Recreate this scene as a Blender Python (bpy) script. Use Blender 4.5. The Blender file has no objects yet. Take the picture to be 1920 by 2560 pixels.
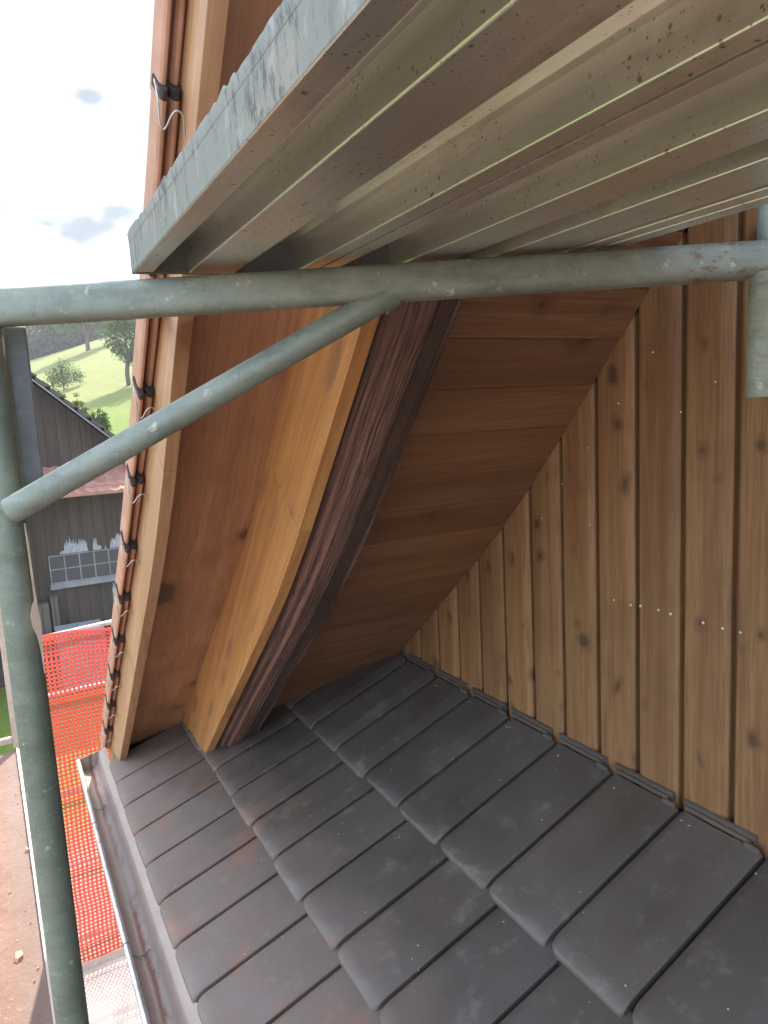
import bpy, math, random
from mathutils import Vector, Matrix, noise
R = math.radians
random.seed(7)
SC = bpy.context.scene
COL = SC.collection

# ------------------------------------------------------------------ camera
cam_d = bpy.data.cameras.new("camera")
cam = bpy.data.objects.new("camera", cam_d)
COL.objects.link(cam)
SC.camera = cam
cam_d.sensor_fit = 'HORIZONTAL'
cam_d.sensor_width = 36.0
cam_d.lens = 36.0 * 1759.13 / 1920.0
cam_d.clip_start = 0.02
cam_d.clip_end = 2000
CX = Vector((0.87396, -0.48321, -0.05194))
CY = Vector((0.11148, 0.09531, 0.98919))
CZ = Vector((-0.47303, -0.87030, 0.13717))
M3 = Matrix((CX, CY, CZ)).transposed()
cam.matrix_world = M3.to_4x4()

# ------------------------------------------------------------------ sky, sun, exposure
SUN_AZ, SUN_EL = R(30), R(46)
w = bpy.data.worlds.new("World"); SC.world = w; w.use_nodes = True
nt = w.node_tree; nt.nodes.clear()
out = nt.nodes.new('ShaderNodeOutputWorld')
bg = nt.nodes.new('ShaderNodeBackground'); bg.inputs[1].default_value = 0.15
sky = nt.nodes.new('ShaderNodeTexSky'); sky.sky_type = 'NISHITA'; sky.sun_disc = False
sky.sun_elevation = SUN_EL; sky.sun_rotation = SUN_AZ
sky.air_density = 1.0; sky.dust_density = 2.5; sky.ozone_density = 1.0; sky.altitude = 500
tc = nt.nodes.new('ShaderNodeTexCoord')
nz = nt.nodes.new('ShaderNodeTexNoise'); nz.inputs['Scale'].default_value = 3.2; nz.inputs['Detail'].default_value = 7
nt.links.new(tc.outputs['Generated'], nz.inputs['Vector'])
cr = nt.nodes.new('ShaderNodeValToRGB')
cr.color_ramp.elements[0].position = 0.42; cr.color_ramp.elements[1].position = 0.6
nt.links.new(nz.outputs['Fac'], cr.inputs[0])
mx = nt.nodes.new('ShaderNodeMix'); mx.data_type = 'RGBA'
mx.inputs['B'].default_value = (7.5, 7.6, 7.8, 1)
mm = nt.nodes.new('ShaderNodeMath'); mm.operation = 'MULTIPLY'; mm.inputs[1].default_value = 0.5
nt.links.new(cr.outputs[0], mm.inputs[0]); nt.links.new(mm.outputs[0], mx.inputs['Factor'])
nt.links.new(sky.outputs[0], mx.inputs['A'])
# the small grey cloud scraps low in the sky
last = mx.outputs['Result']
gn = nt.nodes.new('ShaderNodeTexNoise'); gn.inputs['Scale'].default_value = 22; gn.inputs['Detail'].default_value = 6
nt.links.new(tc.outputs['Generated'], gn.inputs['Vector'])
# a thin veil of cloud over the valley, added to dim the sky there
vd = nt.nodes.new('ShaderNodeVectorMath'); vd.operation = 'SUBTRACT'; vd.inputs[1].default_value = (.10, .94, .33)
nt.links.new(tc.outputs['Generated'], vd.inputs[0])
ln = nt.nodes.new('ShaderNodeVectorMath'); ln.operation = 'LENGTH'; nt.links.new(vd.outputs[0], ln.inputs[0])
vr = nt.nodes.new('ShaderNodeMapRange'); vr.interpolation_type = 'SMOOTHSTEP'
vr.inputs['From Min'].default_value = .30; vr.inputs['From Max'].default_value = .62; vr.inputs['To Min'].default_value = .975; vr.inputs['To Max'].default_value = 0
nt.links.new(ln.outputs['Value'], vr.inputs['Value'])
vc = nt.nodes.new('ShaderNodeMix'); vc.data_type = 'RGBA'; vc.inputs['A'].default_value = (0.98, 1.14, 1.24, 1); vc.inputs['B'].default_value = (1.32, 1.38, 1.41, 1)
v2 = nt.nodes.new('ShaderNodeMapRange'); v2.inputs['From Min'].default_value = .38; v2.inputs['From Max'].default_value = .56
nt.links.new(nz.outputs['Fac'], v2.inputs['Value']); nt.links.new(v2.outputs[0], vc.inputs['Factor'])
vm = nt.nodes.new('ShaderNodeMix'); vm.data_type = 'RGBA'
nt.links.new(vr.outputs[0], vm.inputs['Factor']); nt.links.new(last, vm.inputs['A']); nt.links.new(vc.outputs['Result'], vm.inputs['B'])
last = vm.outputs['Result']
for cdir, rad in (((0.163, .951, .264), .034), ((.125, .962, .243), .055), ((.085, .966, .248), .03), ((.138, .914, .379), .026), ((.148, .953, .247), .03), ((.105, .965, .238), .03)):
    vd = nt.nodes.new('ShaderNodeVectorMath'); vd.operation = 'SUBTRACT'
    vd.inputs[1].default_value = cdir
    nt.links.new(tc.outputs['Generated'], vd.inputs[0])
    vs = nt.nodes.new('ShaderNodeVectorMath'); vs.operation = 'MULTIPLY'; vs.inputs[1].default_value = (1, 1, 2.2)
    nt.links.new(vd.outputs[0], vs.inputs[0])
    ln = nt.nodes.new('ShaderNodeVectorMath'); ln.operation = 'LENGTH'
    nt.links.new(vs.outputs[0], ln.inputs[0])
    a = nt.nodes.new('ShaderNodeMath'); a.operation = 'DIVIDE'; a.inputs[1].default_value = rad
    nt.links.new(ln.outputs['Value'], a.inputs[0])
    b = nt.nodes.new('ShaderNodeMath'); b.operation = 'MULTIPLY_ADD'; b.inputs[1].default_value = -1; b.inputs[2].default_value = -0.25
    nt.links.new(a.outputs[0], b.inputs[0])
    c = nt.nodes.new('ShaderNodeMath'); c.operation = 'ADD'
    gm = nt.nodes.new('ShaderNodeMath'); gm.operation = 'MULTIPLY'; gm.inputs[1].default_value = 2.5
    nt.links.new(gn.outputs['Fac'], gm.inputs[0])
    nt.links.new(b.outputs[0], c.inputs[0]); nt.links.new(gm.outputs[0], c.inputs[1])
    d = nt.nodes.new('ShaderNodeMapRange'); d.inputs['From Min'].default_value = 0.25; d.inputs['From Max'].default_value = 0.85
    d.inputs['To Max'].default_value = 0.92
    nt.links.new(c.outputs[0], d.inputs['Value'])
    m2 = nt.nodes.new('ShaderNodeMix'); m2.data_type = 'RGBA'; m2.inputs['B'].default_value = (.66, .80, .93, 1)
    nt.links.new(d.outputs[0], m2.inputs['Factor']); nt.links.new(last, m2.inputs['A'])
    last = m2.outputs['Result']
nt.links.new(last, bg.inputs[0]); nt.links.new(bg.outputs[0], out.inputs[0])

sd = bpy.data.lights.new("sun", 'SUN'); sd.energy = 2.7; sd.angle = R(0.5); sd.color = (1.0, 0.94, 0.84)
so = bpy.data.objects.new("sun", sd); COL.objects.link(so)
SUNV = Vector((math.sin(SUN_AZ) * math.cos(SUN_EL), math.cos(SUN_AZ) * math.cos(SUN_EL), math.sin(SUN_EL)))
so.rotation_euler = SUNV.to_track_quat('Z', 'Y').to_euler()
so.location = SUNV * 30
SC.view_settings.view_transform = 'Standard'; SC.view_settings.look = 'None'
SC.view_settings.gamma = 1; SC.view_settings.use_curve_mapping = False
SC.view_settings.exposure = 2.24
SC.render.engine = 'CYCLES'
SC.cycles.max_bounces = 8; SC.cycles.diffuse_bounces = 6

# ------------------------------------------------------------------ object helpers
def tag(o, label=None, cat=None, group=None, kind=None):
    if label: o['label'] = label
    if cat: o['category'] = cat
    if group: o['group'] = group
    if kind: o['kind'] = kind
    return o

def empty(name, loc, label, cat, group=None):
    o = bpy.data.objects.new(name, None); COL.objects.link(o)
    o.location = loc; o.empty_display_size = 0.1
    return tag(o, label, cat, group)

def origin(o):
    v = Vector((0, 0, 0))
    while o is not None:
        v += o.location; o = o.parent
    return v

class MB:
    def __init__(s): s.v = []; s.f = []; s.m = []; s.t = []; s.sm = []
    def add(s, verts, faces, mat=0, tone=0.5, smooth=False):
        b = len(s.v); s.v += [tuple(p) for p in verts]
        for f in faces:
            s.f.append(tuple(b + i for i in f)); s.m.append(mat); s.t.append(tone); s.sm.append(smooth)
    def box(s, lo, hi, mat=0, tone=0.5, fn=None):
        x0, y0, z0 = lo; x1, y1, z1 = hi
        vs = [(x0,y0,z0),(x1,y0,z0),(x1,y1,z0),(x0,y1,z0),(x0,y0,z1),(x1,y0,z1),(x1,y1,z1),(x0,y1,z1)]
        if fn: vs = [fn(p) for p in vs]
        s.add(vs, [(0,3,2,1),(4,5,6,7),(0,1,5,4),(1,2,6,5),(2,3,7,6),(3,0,4,7)], mat, tone)
    def tube(s, p0, p1, r, n=24, mat=0, tone=0.5, cap=True, sq=2.0, up=None, seg=1, r1=None):
        p0 = Vector(p0); p1 = Vector(p1); d = (p1 - p0).normalized()
        u = Vector(up) if up else Vector((0, 0, 1))
        if abs(d.dot(u)) > .95: u = Vector((1, 0, 0))
        a = d.cross(u).normalized(); b = a.cross(d).normalized()
        vs = []
        for k in range(seg + 1):
            c = p0.lerp(p1, k / seg); rr = r if r1 is None else r + (r1 - r) * k / seg
            for i in range(n):
                t = 2 * math.pi * i / n; ct, st = math.cos(t), math.sin(t)
                q = (abs(ct) ** sq + abs(st) ** sq) ** (-1 / sq)
                vs.append(c + a * (ct * q * rr) + b * (st * q * rr))
        fs = [(k*n+i, k*n+(i+1) % n, (k+1)*n+(i+1) % n, (k+1)*n+i) for k in range(seg) for i in range(n)]
        s.add(vs, fs, mat, tone, True)
        if cap:
            s.add(vs[:n], [tuple(range(n))], mat, tone); s.add(vs[-n:], [tuple(reversed(range(n)))], mat, tone)
    def path(s, pts, r, n=8, mat=0, tone=0.5):
        pts = [Vector(p) for p in pts]; vs = []
        for k, p in enumerate(pts):
            d = (pts[min(k+1, len(pts)-1)] - pts[max(k-1, 0)]).normalized()
            u = Vector((0, 0, 1)) if abs(d.z) < .9 else Vector((1, 0, 0))
            a = d.cross(u).normalized(); b = a.cross(d).normalized()
            for i in range(n):
                t = 2*math.pi*i/n
                vs.append(p + a*math.cos(t)*r + b*math.sin(t)*r)
        fs = [(k*n+i, k*n+(i+1) % n, (k+1)*n+(i+1) % n, (k+1)*n+i) for k in range(len(pts)-1) for i in range(n)]
        fs += [tuple(range(n)), tuple(reversed(range(len(vs)-n, len(vs))))]
        s.add(vs, fs, mat, tone, True)
    def prism(s, prof, p0, p1, axis_fn, mat=0, tone=0.5, smooth=False):
        """prof: closed list of 2D points; axis_fn(t2d, end) -> 3D"""
        n = len(prof)
        vs = [axis_fn(q, p0) for q in prof] + [axis_fn(q, p1) for q in prof]
        fs = [(i, (i+1) % n, n+(i+1) % n, n+i) for i in range(n)] + [tuple(reversed(range(n))), tuple(range(n, 2*n))]
        s.add(vs, fs, mat, tone, smooth)
    def build(s, name, mats, parent=None, bevel=0, bseg=2, weld=False):
        me = bpy.data.meshes.new(name)
        og = origin(parent) if parent else Vector((0, 0, 0))
        me.from_pydata([(p[0]-og.x, p[1]-og.y, p[2]-og.z) for p in s.v], [], s.f)
        if not isinstance(mats, (list, tuple)): mats = [mats]
        for m in mats: me.materials.append(m)
        me.polygons.foreach_set('material_index', s.m)
        me.polygons.foreach_set('use_smooth', s.sm)
        at = me.attributes.new('tone', 'FLOAT', 'FACE'); at.data.foreach_set('value', s.t)
        me.update()
        o = bpy.data.objects.new(name, me); COL.objects.link(o)
        if parent: o.parent = parent
        if weld or bevel:
            wd = o.modifiers.new('weld', 'WELD'); wd.merge_threshold = 1e-5
        if bevel:
            bv = o.modifiers.new('bevel', 'BEVEL'); bv.width = bevel; bv.segments = bseg; bv.limit_method = 'ANGLE'; bv.angle_limit = R(40)
        return o

# ------------------------------------------------------------------ materials
def lin(c):
    return tuple(((x/255)/12.92 if x/255 <= .04045 else ((x/255+.055)/1.055)**2.4) for x in c)
class NT:
    def __init__(s, name):
        s.m = bpy.data.materials.new(name); s.m.use_nodes = True; s.t = s.m.node_tree
        s.p = s.t.nodes['Principled BSDF']; s.tc = s.t.nodes.new('ShaderNodeTexCoord')
    def n(s, ty, **kw):
        x = s.t.nodes.new('ShaderNode' + ty)
        for k, v in kw.items():
            if k in x.inputs: x.inputs[k].default_value = v
            else: setattr(x, k, v)
        return x
    def l(s, a, b): s.t.links.new(a, b)
    def coords(s, scale=(1, 1, 1), rot=(0, 0, 0), tone=0.0):
        mp = s.n('Mapping'); mp.inputs['Scale'].default_value = scale
        src = s.tc.outputs['Object']
        if any(rot):
            mr = s.n('Mapping'); mr.inputs['Rotation'].default_value = rot; s.l(src, mr.inputs['Vector']); src = mr.outputs[0]
        if tone:
            at = s.n('Attribute', attribute_name='tone')
            ml = s.n('VectorMath', operation='SCALE'); ml.inputs[0].default_value = (3.1, 7.7, 5.3); s.l(at.outputs['Fac'], ml.inputs['Scale'])
            ad = s.n('VectorMath', operation='ADD'); s.l(src, ad.inputs[0]); s.l(ml.outputs[0], ad.inputs[1]); src = ad.outputs[0]
        s.l(src, mp.inputs['Vector']); return mp.outputs[0]
    def noise(s, vec, scale, detail=4, rough=.55, dist=0):
        x = s.n('TexNoise'); x.inputs['Scale'].default_value = scale; x.inputs['Detail'].default_value = detail
        x.inputs['Roughness'].default_value = rough; x.inputs['Distortion'].default_value = dist
        s.l(vec, x.inputs['Vector']); return x.outputs['Fac']
    def ramp(s, fac, stops, interp='LINEAR'):
        x = s.n('ValToRGB'); e = x.color_ramp.elements; x.color_ramp.interpolation = interp
        while len(e) < len(stops): e.new(.5)
        for i, (p, c) in enumerate(stops):
            e[i].position = p; e[i].color = tuple(c) + (1,) if len(c) == 3 else c
        s.l(fac, x.inputs[0]); return x.outputs[0]
    def rng(s, fac, a, b, c=0, d=1):
        x = s.n('MapRange'); x.inputs['From Min'].default_value = a; x.inputs['From Max'].default_value = b
        x.inputs['To Min'].default_value = c; x.inputs['To Max'].default_value = d
        s.l(fac, x.inputs['Value']); return x.outputs[0]
    def mix(s, f, a, b, blend='MIX'):
        x = s.n('Mix', data_type='RGBA', blend_type=blend)
        for k, v in (('Factor', f), ('A', a), ('B', b)):
            if isinstance(v, (int, float)): x.inputs[k].default_value = v
            elif isinstance(v, tuple): x.inputs[k].default_value = v + (1,) if len(v) == 3 else v
            else: s.l(v, x.inputs[k])
        return x.outputs['Result']
    def math(s, op, a, b=0.0):
        x = s.n('Math', operation=op)
        for i, v in enumerate((a, b)):
            if isinstance(v, (int, float)): x.inputs[i].default_value = v
            else: s.l(v, x.inputs[i])
        return x.outputs[0]
    def bump(s, h, strength=.3, dist=.002, prev=None):
        x = s.n('Bump'); x.inputs['Strength'].default_value = strength; x.inputs['Distance'].default_value = dist
        s.l(h, x.inputs['Height'])
        if prev: s.l(prev, x.inputs['Normal'])
        return x.outputs[0]
    def fin(s, col, rough=.7, normal=None, metal=0, spec=None, sss=None):
        if isinstance(col, tuple): s.p.inputs['Base Color'].default_value = col + (1,)
        else: s.l(col, s.p.inputs['Base Color'])
        if isinstance(rough, (int, float)): s.p.inputs['Roughness'].default_value = rough
        else: s.l(rough, s.p.inputs['Roughness'])
        if isinstance(metal, (int, float)): s.p.inputs['Metallic'].default_value = metal
        else: s.l(metal, s.p.inputs['Metallic'])
        if normal: s.l(normal, s.p.inputs['Normal'])
        if spec is not None: s.p.inputs['Specular IOR Level'].default_value = spec
        return s.m

def wood(name, c1, c2, c3, axis, knots=3.0, knot_col=(.035, .022, .014), rough=.62, rot=(0,0,0), fine=140., tonevar=.35, plane='yz', streak=0.0, kr=.11, bumps=.25):
    """c1 light, c2 mid, c3 dark streak; axis = grain direction index (after rot)"""
    g = NT(name)
    sc = [1., 1., 1.]; sc[axis] = .045
    v = g.coords(tuple(sc), rot, tone=1)
    # knots warp the grain
    ks = [1., 1., 1.]; ks[axis] = .72
    kv = g.coords(tuple(ks), rot, tone=1)
    wob = g.noise(kv, 3, 2)
    fine_n = g.noise(v, fine, 3, .6, .4)
    band = g.noise(v, 26, 3, .5, 1.2)
    big = g.noise(v, 7, 2, .5)
    col = g.mix(g.rng(band, .38, .62), c1, c2)
    col = g.mix(g.rng(fine_n, .45, .72, 0, .55), col, c3)
    col = g.mix(g.rng(big, .42, .66, 0, .45), col, c3)
    vo = g.n('TexVoronoi', voronoi_dimensions='2D'); vo.inputs['Scale'].default_value = knots
    kvo = kv
    if plane == 'yz' and axis == 2:
        sx = g.n('SeparateXYZ'); g.l(kv, sx.inputs[0]); cb = g.n('CombineXYZ'); g.l(sx.outputs[1], cb.inputs[0]); g.l(sx.outputs[2], cb.inputs[1]); kvo = cb.outputs[0]
    dn = g.n('TexNoise'); dn.inputs['Scale'].default_value = 11; dn.inputs['Detail'].default_value = 2; g.l(kv, dn.inputs['Vector'])
    dsc = g.n('VectorMath', operation='SCALE'); dsc.inputs['Scale'].default_value = .06*(7.6/knots)**.3; g.l(dn.outputs['Color'], dsc.inputs[0])
    dad = g.n('VectorMath', operation='ADD'); g.l(kvo, dad.inputs[0]); g.l(dsc.outputs[0], dad.inputs[1]); kvo = dad.outputs[0]
    g.l(kvo, vo.inputs['Vector'])
    dd = vo.outputs['Distance']
    sep = g.n('SeparateColor'); g.l(vo.outputs['Color'], sep.inputs[0])
    size = g.math('MULTIPLY', g.math('POWER', sep.outputs[0], 2.2), kr)
    rel = g.math('SUBTRACT', dd, size)
    nn = g.noise(kv, 60, 2)
    rel = g.math('ADD', rel, g.rng(nn, 0, 1, -.03, .03))
    halo = g.rng(rel, .0, .11, .6, 0)
    core = g.rng(rel, -.03, .005, .88, 0)
    col = g.mix(halo, col, c3)
    col = g.mix(core, col, knot_col)
    ringc = g.math('MULTIPLY', g.rng(g.math('SINE', g.math('MULTIPLY', rel, 260.0)), .2, 1), g.rng(rel, -.03, -.05, 0, .55))
    col = g.mix(ringc, col, c3)
    swirl = g.math('MULTIPLY', g.rng(g.math('SINE', g.math('MULTIPLY', rel, 330.0)), .3, 1), g.rng(rel, 0, .10, .35, 0))
    col = g.mix(swirl, col, c3)
    at = g.n('Attribute', attribute_name='tone')
    col = g.mix(1.0, col, g.ramp(at.outputs['Fac'], [(0, (1-tonevar,)*3), (1, (1+tonevar*.35, 1+tonevar*.25, 1+tonevar*.15))]), 'MULTIPLY')
    if streak:
        gs = g.coords((1, 1, 1), rot, tone=1)
        col = g.mix(g.rng(g.noise(gs, 5, 4, .6), .5, .7, 0, streak), col, c3)
    b = g.bump(fine_n, bumps, .0012)
    return g.fin(col, rough, b)

TH = math.atan2(.85, 1)      # lower roof pitch for grain rotation
ROT_U = (R(47), 0, 0); ROT_L = (math.atan(.85), 0, 0)
m_wall = wood('wall pine', (.275, .146, .058), (.212, .103, .038), (.11, .048, .017), 2, knot_col=(.055, .033, .018), knots=7.6, tonevar=.15, kr=.14, streak=.35)
m_soffit = wood('soffit boards', (.235, .11, .052), (.185, .082, .036), (.095, .038, .017), 0, knots=3.0, tonevar=.14, kr=.05, rot=ROT_U, rough=.5, knot_col=(.05, .018, .008))
m_panel = wood('rough panel', (.42, .205, .10), (.34, .155, .072), (.19, .08, .037), 1, knots=3.3, rot=ROT_U, tonevar=.1, kr=.24, rough=.6, knot_col=(.09, .04, .02), streak=.5, bumps=.6)
m_barge = wood('barge board', (.50, .295, .155), (.41, .225, .11), (.27, .12, .05), 1, knots=4, rot=ROT_U, tonevar=.12, kr=.14, rough=.55, knot_col=(.2, .08, .03))

def beam_mat():
    g = NT('weathered beam')
    v = g.coords((1, .016, 1), ROT_U); v2 = g.coords((1, .05, 1), ROT_U); o = g.coords()
    a = g.noise(v, 330, 3, .55, .0); b = g.noise(v2, 22, 4, .6, .6); c = g.noise(o, 4, 3)
    # growth rings: bands across x, gently bent along the grain
    bend = g.noise(g.coords((1, .22, 1), ROT_U), 7, 2, .5)
    sx = g.n('SeparateXYZ'); g.l(g.coords((1, 1, 1), ROT_U), sx.inputs[0])
    ph = g.math('ADD', g.math('MULTIPLY', sx.outputs[0], 640.0), g.math('MULTIPLY', bend, 95.0))
    ring = g.math('MULTIPLY_ADD', g.math('SINE', ph), .5); ring.node.inputs[2].default_value = .5
    col = g.mix(g.rng(b, .35, .65), (.095, .050, .034), (.20, .11, .076))
    col = g.mix(g.rng(a, .42, .62, 0, .7), col, (.018, .010, .008))
    rmask = g.rng(g.noise(v2, 9, 2), .42, .58, .1, .75)
    col = g.mix(g.math('MULTIPLY', g.rng(ring, .55, .95), rmask), col, (.20, .10, .075))
    col = g.mix(g.rng(c, .5, .7, 0, .5), col, (.03, .016, .012))
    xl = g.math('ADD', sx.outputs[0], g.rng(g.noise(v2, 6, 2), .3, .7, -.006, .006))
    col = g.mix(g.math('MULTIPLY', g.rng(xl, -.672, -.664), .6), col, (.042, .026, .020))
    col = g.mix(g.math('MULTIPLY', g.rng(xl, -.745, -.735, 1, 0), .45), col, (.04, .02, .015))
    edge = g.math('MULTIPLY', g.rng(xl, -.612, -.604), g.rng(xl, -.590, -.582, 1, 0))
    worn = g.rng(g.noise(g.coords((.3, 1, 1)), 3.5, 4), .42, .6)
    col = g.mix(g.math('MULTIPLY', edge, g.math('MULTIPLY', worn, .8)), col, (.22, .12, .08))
    for c0, wd in ((-.741, .005), (-.716, .0075)):  # pale bands: light caught by the step faces, put into the colour
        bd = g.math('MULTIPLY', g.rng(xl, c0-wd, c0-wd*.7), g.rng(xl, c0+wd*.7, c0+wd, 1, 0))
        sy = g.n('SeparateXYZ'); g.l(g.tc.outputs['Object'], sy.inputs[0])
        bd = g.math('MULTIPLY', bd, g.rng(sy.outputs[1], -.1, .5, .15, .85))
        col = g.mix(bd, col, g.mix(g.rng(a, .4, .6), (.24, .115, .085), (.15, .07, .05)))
    h = g.math('ADD', g.math('MULTIPLY', ring, .8), a)
    return g.fin(col, .75, g.bump(h, .4, .003))
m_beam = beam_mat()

def orange_mat():
    g = NT('varnished fir'); rot = ROT_U
    v = g.coords((1, .04, 1), rot, tone=1); a = g.noise(v, 150, 3); b = g.noise(v, 16, 4, .5, 1.5)
    vp = g.coords((1, .3, 1), rot, tone=1)
    vo = g.n('TexVoronoi'); vo.inputs['Scale'].default_value = 15; g.l(g.coords((1, .28, 1), rot, tone=1), vo.inputs['Vector'])
    col = g.mix(g.rng(b, .35, .62), (.54, .27, .095), (.40, .18, .058))
    col = g.mix(g.rng(a, .48, .7, 0, .45), col, (.27, .11, .04))
    sep = g.n('SeparateColor'); g.l(vo.outputs['Color'], sep.inputs[0])
    patch = g.math('MULTIPLY', g.rng(vo.outputs['Distance'], .2, .42, 1, 0), g.rng(sep.outputs[1], .3, .7))
    patch = g.math('MULTIPLY', patch, g.rng(g.noise(g.coords((1, .4, 1), rot), 9, 2), .38, .52))
    col = g.mix(g.math('MULTIPLY', patch, .75), col, (.22, .115, .07))
    return g.fin(col, g.rng(b, .3, .7, .32, .5), g.bump(a, .2, .0008))
m_orange = orange_mat()

def tile_mat():
    g = NT('engobed roof tile')
    o = g.coords(); ot = g.coords(tone=1)
    a = g.noise(ot, 3.0, 5, .6); b = g.noise(o, 260, 3, .7); c = g.noise(o, 7, 4, .55)
    col = g.mix(g.rng(a, .3, .7), (.058, .048, .039), (.096, .080, .066))
    at = g.n('Attribute', attribute_name='tone')
    col = g.mix(1., col, g.ramp(at.outputs['Fac'], [(0, (.78, .76, .76)), (1, (1.24, 1.2, 1.16))]), 'MULTIPLY')
    col = g.mix(g.rng(b, .62, .72, 0, .35), col, (.2, .18, .16))
    # brick dust that lies on the tiles nearest the gutter
    sx = g.n('SeparateXYZ'); g.l(g.tc.outputs['Object'], sx.inputs[0])
    near = g.rng(sx.outputs[0], -1.15, -.62, 1, 0)
    dust = g.math('MULTIPLY', g.rng(c, .42, .60), near)
    col = g.mix(g.math('MULTIPLY', dust, .5), col, (.22, .12, .082))
    gr = g.math('MULTIPLY', g.rng(g.noise(o, 2.2, 3), .4, .6), .35)
    col = g.mix(gr, col, (.115, .10, .095))
    col = g.mix(g.math('MULTIPLY', near, .6), col, (.235, .175, .14))
    rust = g.math('MULTIPLY', g.rng(g.noise(g.coords((1, .7, 1)), 5.5, 5, .65), .54, .66), g.rng(sx.outputs[0], -1.15, -.50, 1, 0))
    col = g.mix(g.math('MULTIPLY', rust, .65), col, (.27, .115, .06))
    # pale chips and splashes
    fk = g.noise(o, 420, 2, .5); col = g.mix(g.math('MULTIPLY', g.rng(fk, .70, .74), .6), col, (.4, .36, .3))
    sm = g.math('MULTIPLY', g.rng(g.noise(o, 12, 5, .7), .56, .72), .32); col = g.mix(sm, col, (.26, .23, .20))
    vo = g.n('TexVoronoi'); vo.inputs['Scale'].default_value = 34; g.l(o, vo.inputs['Vector'])
    sp = g.n('SeparateColor'); g.l(vo.outputs['Color'], sp.inputs[0])
    chip = g.math('MULTIPLY', g.rng(vo.outputs['Distance'], .05, .09, 1, 0), g.rng(sp.outputs[0], .80, .82))
    col = g.mix(chip, col, (.42, .39, .35))
    r = g.rng(g.noise(o, 6, 4), .3, .7, .44, .62)
    r = g.math('ADD', r, g.math('MULTIPLY', dust, .35))
    return g.fin(col, r, g.bump(b, .12, .0006))
m_tile = tile_mat()

def galv(name, c1, c2, rough=.45, spots=.5, metal=.55, red=False, scale=1.0):
    g = NT(name); o = g.coords()
    a = g.noise(o, 7*scale, 6, .65); b = g.noise(o, 90*scale, 4, .7); vo = g.n('TexVoronoi'); vo.inputs['Scale'].default_value = 55*scale; g.l(o, vo.inputs['Vector'])
    col = g.mix(g.rng(a, .32, .68), c1, c2)
    sp = g.n('SeparateColor'); g.l(vo.outputs['Color'], sp.inputs[0])
    col = g.mix(g.rng(sp.outputs[0], 0, 1, 0, .045), col, (.7, .75, .75))
    col = g.mix(g.rng(b, .60, .72, 0, spots*.7), col, (.09, .10, .085))
    col = g.mix(g.rng(g.noise(g.coords((1, 1, 1)), 38*scale, 5, .75), .62, .68, 0, spots), col, (.50, .50, .40))
    col = g.mix(g.math('MULTIPLY', g.rng(g.noise(o, 16*scale, 6, .8), .60, .66), .45*spots), col, (.42, .42, .30))
    fk = g.noise(o, 330, 2, .5); col = g.mix(g.math('MULTIPLY', g.rng(fk, .70, .74), .55), col, (.6, .6, .5))
    blot = g.noise(g.coords((.4, .4, 1.4)), 26, 5, .7); col = g.mix(g.rng(blot, .5, .66, 0, .45), col, (.10, .115, .085))
    if red:
        sx = g.n('SeparateXYZ'); g.l(g.tc.outputs['Object'], sx.inputs[0])
        zone = g.math('MULTIPLY', g.rng(sx.outputs[0], .84, .865), g.rng(sx.outputs[0], .93, .95, 1, 0))
        zn = g.math('MULTIPLY', zone, g.rng(g.noise(g.coords((1, 1, 2.6)), 48, 4, .6), .53, .62))
        col = g.mix(g.math('MULTIPLY', zn, .65), col, (.16, .05, .045))
    return g.fin(col, g.rng(a, .3, .7, rough-.08, rough+.15), g.bump(b, .15, .0005), metal)
m_tube = galv('galvanised tube', (.155, .19, .15), (.27, .30, .25), .5, .8, .2, red=True)
m_post = galv('green-grey tube', (.12, .155, .115), (.18, .21, .165), .5, .6, .3)
m_tube_dark = galv('dull steel', (.12, .13, .135), (.16, .17, .175), .55, .3, .3)
m_zinc = galv('bright zinc', (.50, .54, .56), (.62, .64, .64), .32, .3, .8)
m_wire = galv('clip wire', (.45, .47, .5), (.6, .62, .65), .35, .1, .8)

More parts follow.
